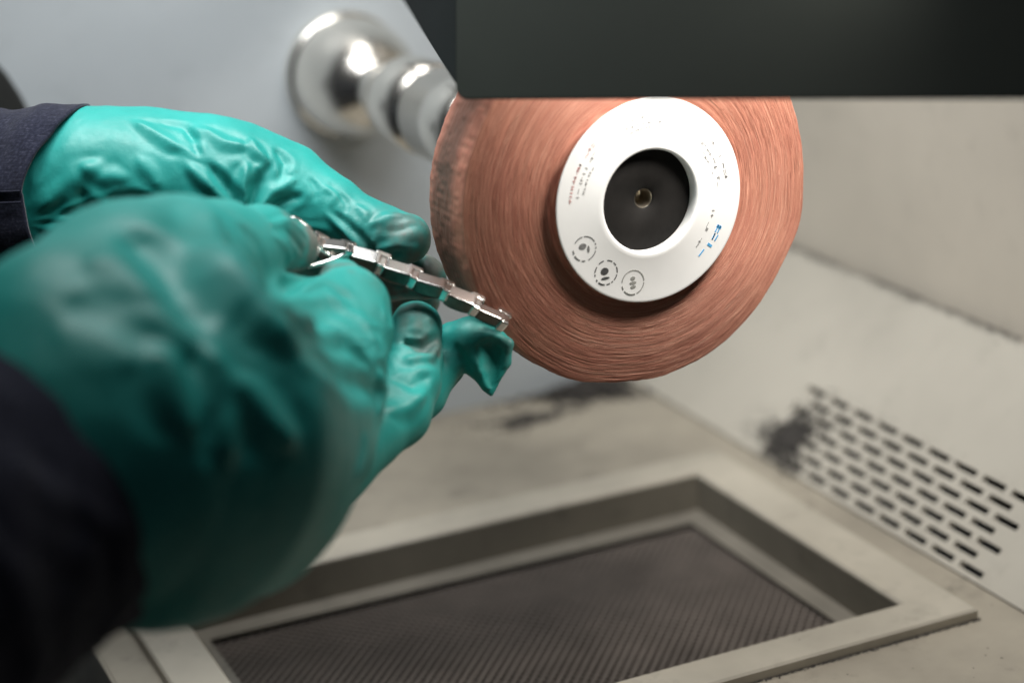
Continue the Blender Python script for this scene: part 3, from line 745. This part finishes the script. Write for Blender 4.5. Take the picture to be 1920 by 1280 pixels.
near_folds = [
    ([(372, 376), (400, 440), (445, 512), (500, 590), (570, 670)], 4.2, 8.0), ([(235, 420), (290, 470), (345, 545), (390, 620)], -3.4, 8.0),
    ([(512, 572), (560, 592), (630, 622), (700, 680)], 3.0, 4.0), ([(560, 548), (615, 526), (668, 560)], -1.0, 2.6), ([(620, 545), (675, 590), (715, 650)], 1.0, 3.0),
    ([(560, 650), (640, 700), (716, 735)], -2.0, 5.5), ([(712, 690), (726, 735), (712, 785)], 1.6, 3.0), ([(690, 800), (688, 850), (668, 905)], 1.4, 3.2),
    ([(150, 480), (230, 500), (310, 570)], 1.6, 6.5), ([(110, 560), (210, 590), (320, 650)], -1.5, 7.0),
    ([(290, 640), (340, 730), (370, 820)], 2.4, 5.5), ([(400, 640), (420, 760), (435, 880)], 2.4, 5.0), ([(440, 690), (510, 780), (560, 850)], 2.4, 5.0), ([(345, 640), (385, 740), (402, 840)], -1.2, 4.5),
    ([(538, 428), (562, 448), (574, 478)], -1.3, 1.6), ([(505, 412), (545, 412), (582, 440)], 1.1, 1.6), ([(515, 440), (540, 460), (550, 495)], 0.8, 1.8), ([(450, 420), (490, 460), (505, 510)], -1.0, 3.2),
    ([(738, 655), (770, 668), (812, 664), (828, 640)], 1.5, 1.6), ([(765, 620), (785, 626), (800, 620)], -0.7, 1.5), ([(735, 705), (780, 718), (815, 700)], -1.0, 2.5), ([(730, 770), (770, 760), (800, 730)], 1.2, 3.0),
    ([(886, 660), (898, 695), (914, 732)], 0.8, 0.9), ([(845, 640), (862, 672), (880, 706)], -1.0, 1.8),
]
near_dirt = [(545, 455, .71, 75, 0.75), (575, 470, .72, 55, 1.0), (640, 510, .72, 60, 0.85), (690, 545, .715, 50, 0.6), (785, 610, .745, 62, 0.75), (800, 655, .745, 45, 0.9),
             (900, 640, .755, 75, 0.55), (945, 660, .755, 40, 0.75), (850, 690, .78, 45, 1.0), (330, 390, .64, 60, 0.25)]
glove('glove', near, near_folds, near_dirt, person, 0.0010, 0.18, 'near teal glove, thumb and fingertips pinching the chain, mostly in shade',
      [((720, 640), 75, 18, 0.7, 30, 60, None)])

# ------------------------------------------------------------------ sleeves
def denim():
    m, nt, b = new_mat('navy_denim'); v = texco(nt, (1, 1, 1), 'UV')
    a = noise(nt, texco(nt, (2600, 160, 1), 'UV'), 1.0, 3); c2 = noise(nt, texco(nt, (500, 900, 1), 'UV'), 1.0, 3)
    f = N(nt, 'ShaderNodeMath', operation='ADD'); L(nt, a, f.inputs[0]); L(nt, c2, f.inputs[1])
    h = N(nt, 'ShaderNodeMath', operation='MULTIPLY'); L(nt, f.outputs[0], h.inputs[0]); h.inputs[1].default_value = 0.5
    c = ramp(nt, h.outputs[0], [(0.36, (0.006, 0.007, 0.014)), (0.52, (0.014, 0.016, 0.031)), (0.66, (0.046, 0.048, 0.072))])
    L(nt, c, b.inputs['Base Color']); b.inputs['Roughness'].default_value = 0.95; b.inputs['Specular IOR Level'].default_value = 0.15
    b.inputs['Sheen Weight'].default_value = 0.15
    bump(nt, b, h.outputs[0], 0.5, 0.0005)
    return m
M_denim = denim()
def sleeve(name, mouth, axis, ref, rads, edge, length, label, seam_th, seed, flat=1.0):
    """cloth tube: mouth centre, unit axis pointing back along the arm, ref = direction of angle 0"""
    ax = np.array(axis) / np.linalg.norm(axis); e1 = np.array(ref) - ax * (np.array(ref) @ ax); e1 /= np.linalg.norm(e1); e2 = np.cross(ax, e1)
    n, k = 160, 70; nn = Noise2(24, 24, seed); n3 = Noise2(60, 60, seed + 1)
    V, uv = [], []
    def pt(th, s, inset=0.0):
        st = edge(th); d = st + s * (length - st)
        r = np.interp(d, *rads) * (1 + 0.045 * nn(th / (2 * np.pi) * 24 / 2, d * 70) * min(1, 0.25 + s * 6) + 0.018 * n3(th / (2 * np.pi) * 30, d * 200)) - inset
        return np.array(mouth) + ax * d + r * (e1 * math.cos(th) + flat * e2 * math.sin(th))
    rows = [(0.004 / length * 2, 0.0022), (0.0, 0.0016)] + [(0.0, 0.0)] + [((j / k) ** 1.2, 0.0) for j in range(1, k + 1)]
    rows = [(0.25, 0.0024)] + rows
    for s, ins in rows:
        for i in range(n): V.append(pt(2 * math.pi * i / n + 1e-6, s, ins)); uv.append((i / n * 0.35, s * length))
    V = np.array(V); Fc = []
    for j in range(len(rows) - 1):
        for i in range(n):
            i2 = (i + 1) % n; Fc.append((j * n + i, j * n + i2, (j + 1) * n + i2, (j + 1) * n + i))
    o = mesh(name, V, Fc, M_denim, None)
    ul = o.data.uv_layers.new(name='UVMap'); li = np.zeros(len(o.data.loops), np.int32); o.data.loops.foreach_get('vertex_index', li)
    U_ = np.array(uv)[li].copy().reshape(-1, 4, 2); m = (U_[:, :, 0].max(1) - U_[:, :, 0].min(1)) > 0.2
    for q in range(4): U_[m & (U_[:, q, 0] < 0.1), q, 0] += 0.35
    ul.data.foreach_set('uv', U_.ravel().astype(np.float32))
    o['label'] = label; child(o, person)
    # felled seam along the arm
    for off in (-0.055, 0.055):
        SV, SF = [], []
        for j in range(60):
            s = j / 59
            for dt, up in ((-0.012, -0.0004), (0, -0.0013), (0.012, -0.0004)): SV.append(pt(seam_th + off + dt, s * 0.9 + 0.001, up))
        for j in range(59):
            for q in range(2): SF.append((j * 3 + q, j * 3 + q + 1, j * 3 + 4 + q, j * 3 + 3 + q))
        so = mesh('seam', SV, SF, M_denim, None); so.data.uv_layers.new(name='UVMap'); so.parent = o; so.matrix_parent_inverse = o.matrix_world.inverted() if False else Matrix.Translation((0, 0, 0))
    return o
mpp = 0.80 / FPX
# far sleeve: angle 0 faces the camera, 90 deg is up in the picture
axF = -RT * 0.995 - UP * 0.03 + FW * 0.09
def edge_far(th):
    s = math.sin(th); return (0.0 if s < 0 else -(70 * mpp) * (s ** 1.25)) + 0.0012 * math.sin(3 * th + 1)
sleeve('sleeve', W(103, 372, 0.80), axF, -FW, ([-0.03, 0.0, 0.05, 0.2], [0.0372, 0.0372, 0.0385, 0.045]), edge_far, 0.16,
       'far navy denim sleeve cuff ending at the back of the glove', math.radians(-3), 41)
# near sleeve
a2 = (RT * 0.8 + UP * 0.6) * 0.68 + FW * 0.73
sleeve('sleeve', W(85, 905, 0.600), -a2, UP, ([-0.03, 0.0, 0.06, 0.25], [0.0485, 0.0490, 0.0520, 0.062]), lambda th: 0.002 * math.sin(2 * th), 0.22,
       'near navy sleeve in deep shade in front of the filter frame', math.radians(150), 51)

# ------------------------------------------------------------------ steel chain bracelet
def bracelet():
    M_st = plain('bright_steel', (0.88, 0.86, 0.82), 0.22, 1.0, 0.05, 200)
    br = empty('chain_bracelet', tuple(W(760, 530, 0.744))); tag(br, 'polished steel link bracelet stretched from the gloved thumb to the wheel', 'bracelet')
    M_sd = plain('link_side_reflection', (0.16, 0.15, 0.13), 0.34, 1.0, 0.2, 400)  # link sides painted dark for the dark surroundings a polished side would mirror
    path = [(548, 436, .734), (596, 461, .737), (652, 474, .740), (713, 497, .742), (773, 522, .744), (834, 547, .746), (890, 575, .749), (941, 604, .753)]
    up = UP * 0.77 - FW * 0.64                 # link top faces up and toward the light
    def link_mesh(bul):
        """bevelled block with softly rounded ends: local x along, y across, z up"""
        V, Fc = [], []; nu = 12
        sec = [(-.5, -.34), (-.42, -.5), (.42, -.5), (.5, -.34), (.5, .40), (.44, .5), (-.44, .5), (-.5, .40)]
        for i in range(nu + 1):
            u = -1 + 2 * i / nu; u = math.copysign(abs(u) ** 0.6, u)
            e = math.sqrt(max(0.0, 1 - abs(u) ** 6)) ** 0.8
            for y_, z_ in sec:
                V.append((u / 2, y_ * (0.62 + 0.38 * e), z_ * (0.50 + 0.50 * e) * (1 + bul * (1 - u * u)) if z_ < 0 else z_ * (0.72 + 0.28 * e)))
        n = len(sec)
        for i in range(nu):
            for j in range(n):
                j2 = (j + 1) % n; Fc.append((i * n + j, i * n + j2, (i + 1) * n + j2, (i + 1) * n + j))
        Fc.append(tuple(range(n))[::-1]); Fc.append(tuple(nu * n + j for j in range(n)))
        return V, Fc
    V, Fc = link_mesh(0.35)
    for i in range(len(path) - 1):
        a, b = W(*path[i]), W(*path[i + 1]); d = b - a; ln = np.linalg.norm(d); d /= ln
        z = up - d * (up @ d); z /= np.linalg.norm(z)
        tilt = 0.09 * math.sin(i * 2.1); y = np.cross(z, d)
        z = z * math.cos(tilt) + y * math.sin(tilt)
        # each link lies a little steeper than the run of the chain, like overlapping bricks
        y = np.cross(z, d); k = -0.13; d2 = d * math.cos(k) - z * math.sin(k); z2 = z * math.cos(k) + d * math.sin(k)
        def put(name, sx, sy_, sz, cpt, dd, zz):
            o = mesh(name, V, Fc, M_st, None, smooth=False); yy = np.cross(zz, dd)
            Mx = Matrix(((dd[0] * sx, yy[0] * sy_, zz[0] * sz, cpt[0]), (dd[1] * sx, yy[1] * sy_, zz[1] * sz, cpt[1]), (dd[2] * sx, yy[2] * sy_, zz[2] * sz, cpt[2]), (0, 0, 0, 1)))
            o.data.transform(Mx)
            if name == 'link':
                o.data.materials.append(M_sd)
                for f_ in o.data.polygons:
                    if abs(np.array(f_.normal) @ yy) > 0.8 or np.array(f_.normal) @ zz < -0.3: f_.material_index = 1
            bevel(o, 0.00035, 2); child(o, br); return o
        c = (a + b) / 2
        lk = put('link', ln * 0.97, 0.0062 * (1 if i < 6 else 0.75), 0.0056 * (1 if i < 6 else 0.75), c, d2, z2)
        put('connector', 0.0036, 0.0050, 0.0050, b + z * 0.0004 - y * 0.0006, d, z)
        put('connector', 0.0062, 0.0022, 0.0034, b + y * 0.0040 + z * 0.0006, d, z)
    def bar(name, pts, r_px):
        P = [W(*p) for p in pts]; V, Fc = [], []; n = 8
        for i, p in enumerate(P):
            t = P[min(i + 1, len(P) - 1)] - P[max(i - 1, 0)]; t /= np.linalg.norm(t); e = np.cross(t, FW); e /= np.linalg.norm(e); g = np.cross(t, e); r = r_px / FPX * pts[i][2]
            for k in range(n): a = 2 * math.pi * (k + .5) / n; V.append(p + r * (e * math.cos(a) + g * math.sin(a) * 1.6))
        for i in range(len(P) - 1):
            for k in range(n): Fc.append((i * n + k, i * n + (k + 1) % n, (i + 1) * n + (k + 1) % n, (i + 1) * n + k))
        Fc += [tuple(range(n)), tuple(range((len(P) - 1) * n, len(P) * n))[::-1]]
        return child(mesh(name, V, Fc, M_st, None), br)
    bar('clasp_bar', [(575, 500, .733), (605, 494, .734), (632, 484, .736), (650, 476, .738)], 5)
    bar('clasp_bar', [(598, 466, .735), (618, 478, .735), (628, 486, .736)], 4)
    bar('clasp_loop', [(492, 420, .729), (508, 410, .728), (530, 405, .727), (556, 410, .728), (578, 427, .730), (592, 448, .733), (597, 468, .735)], 4.5)
    return br
bracelet()
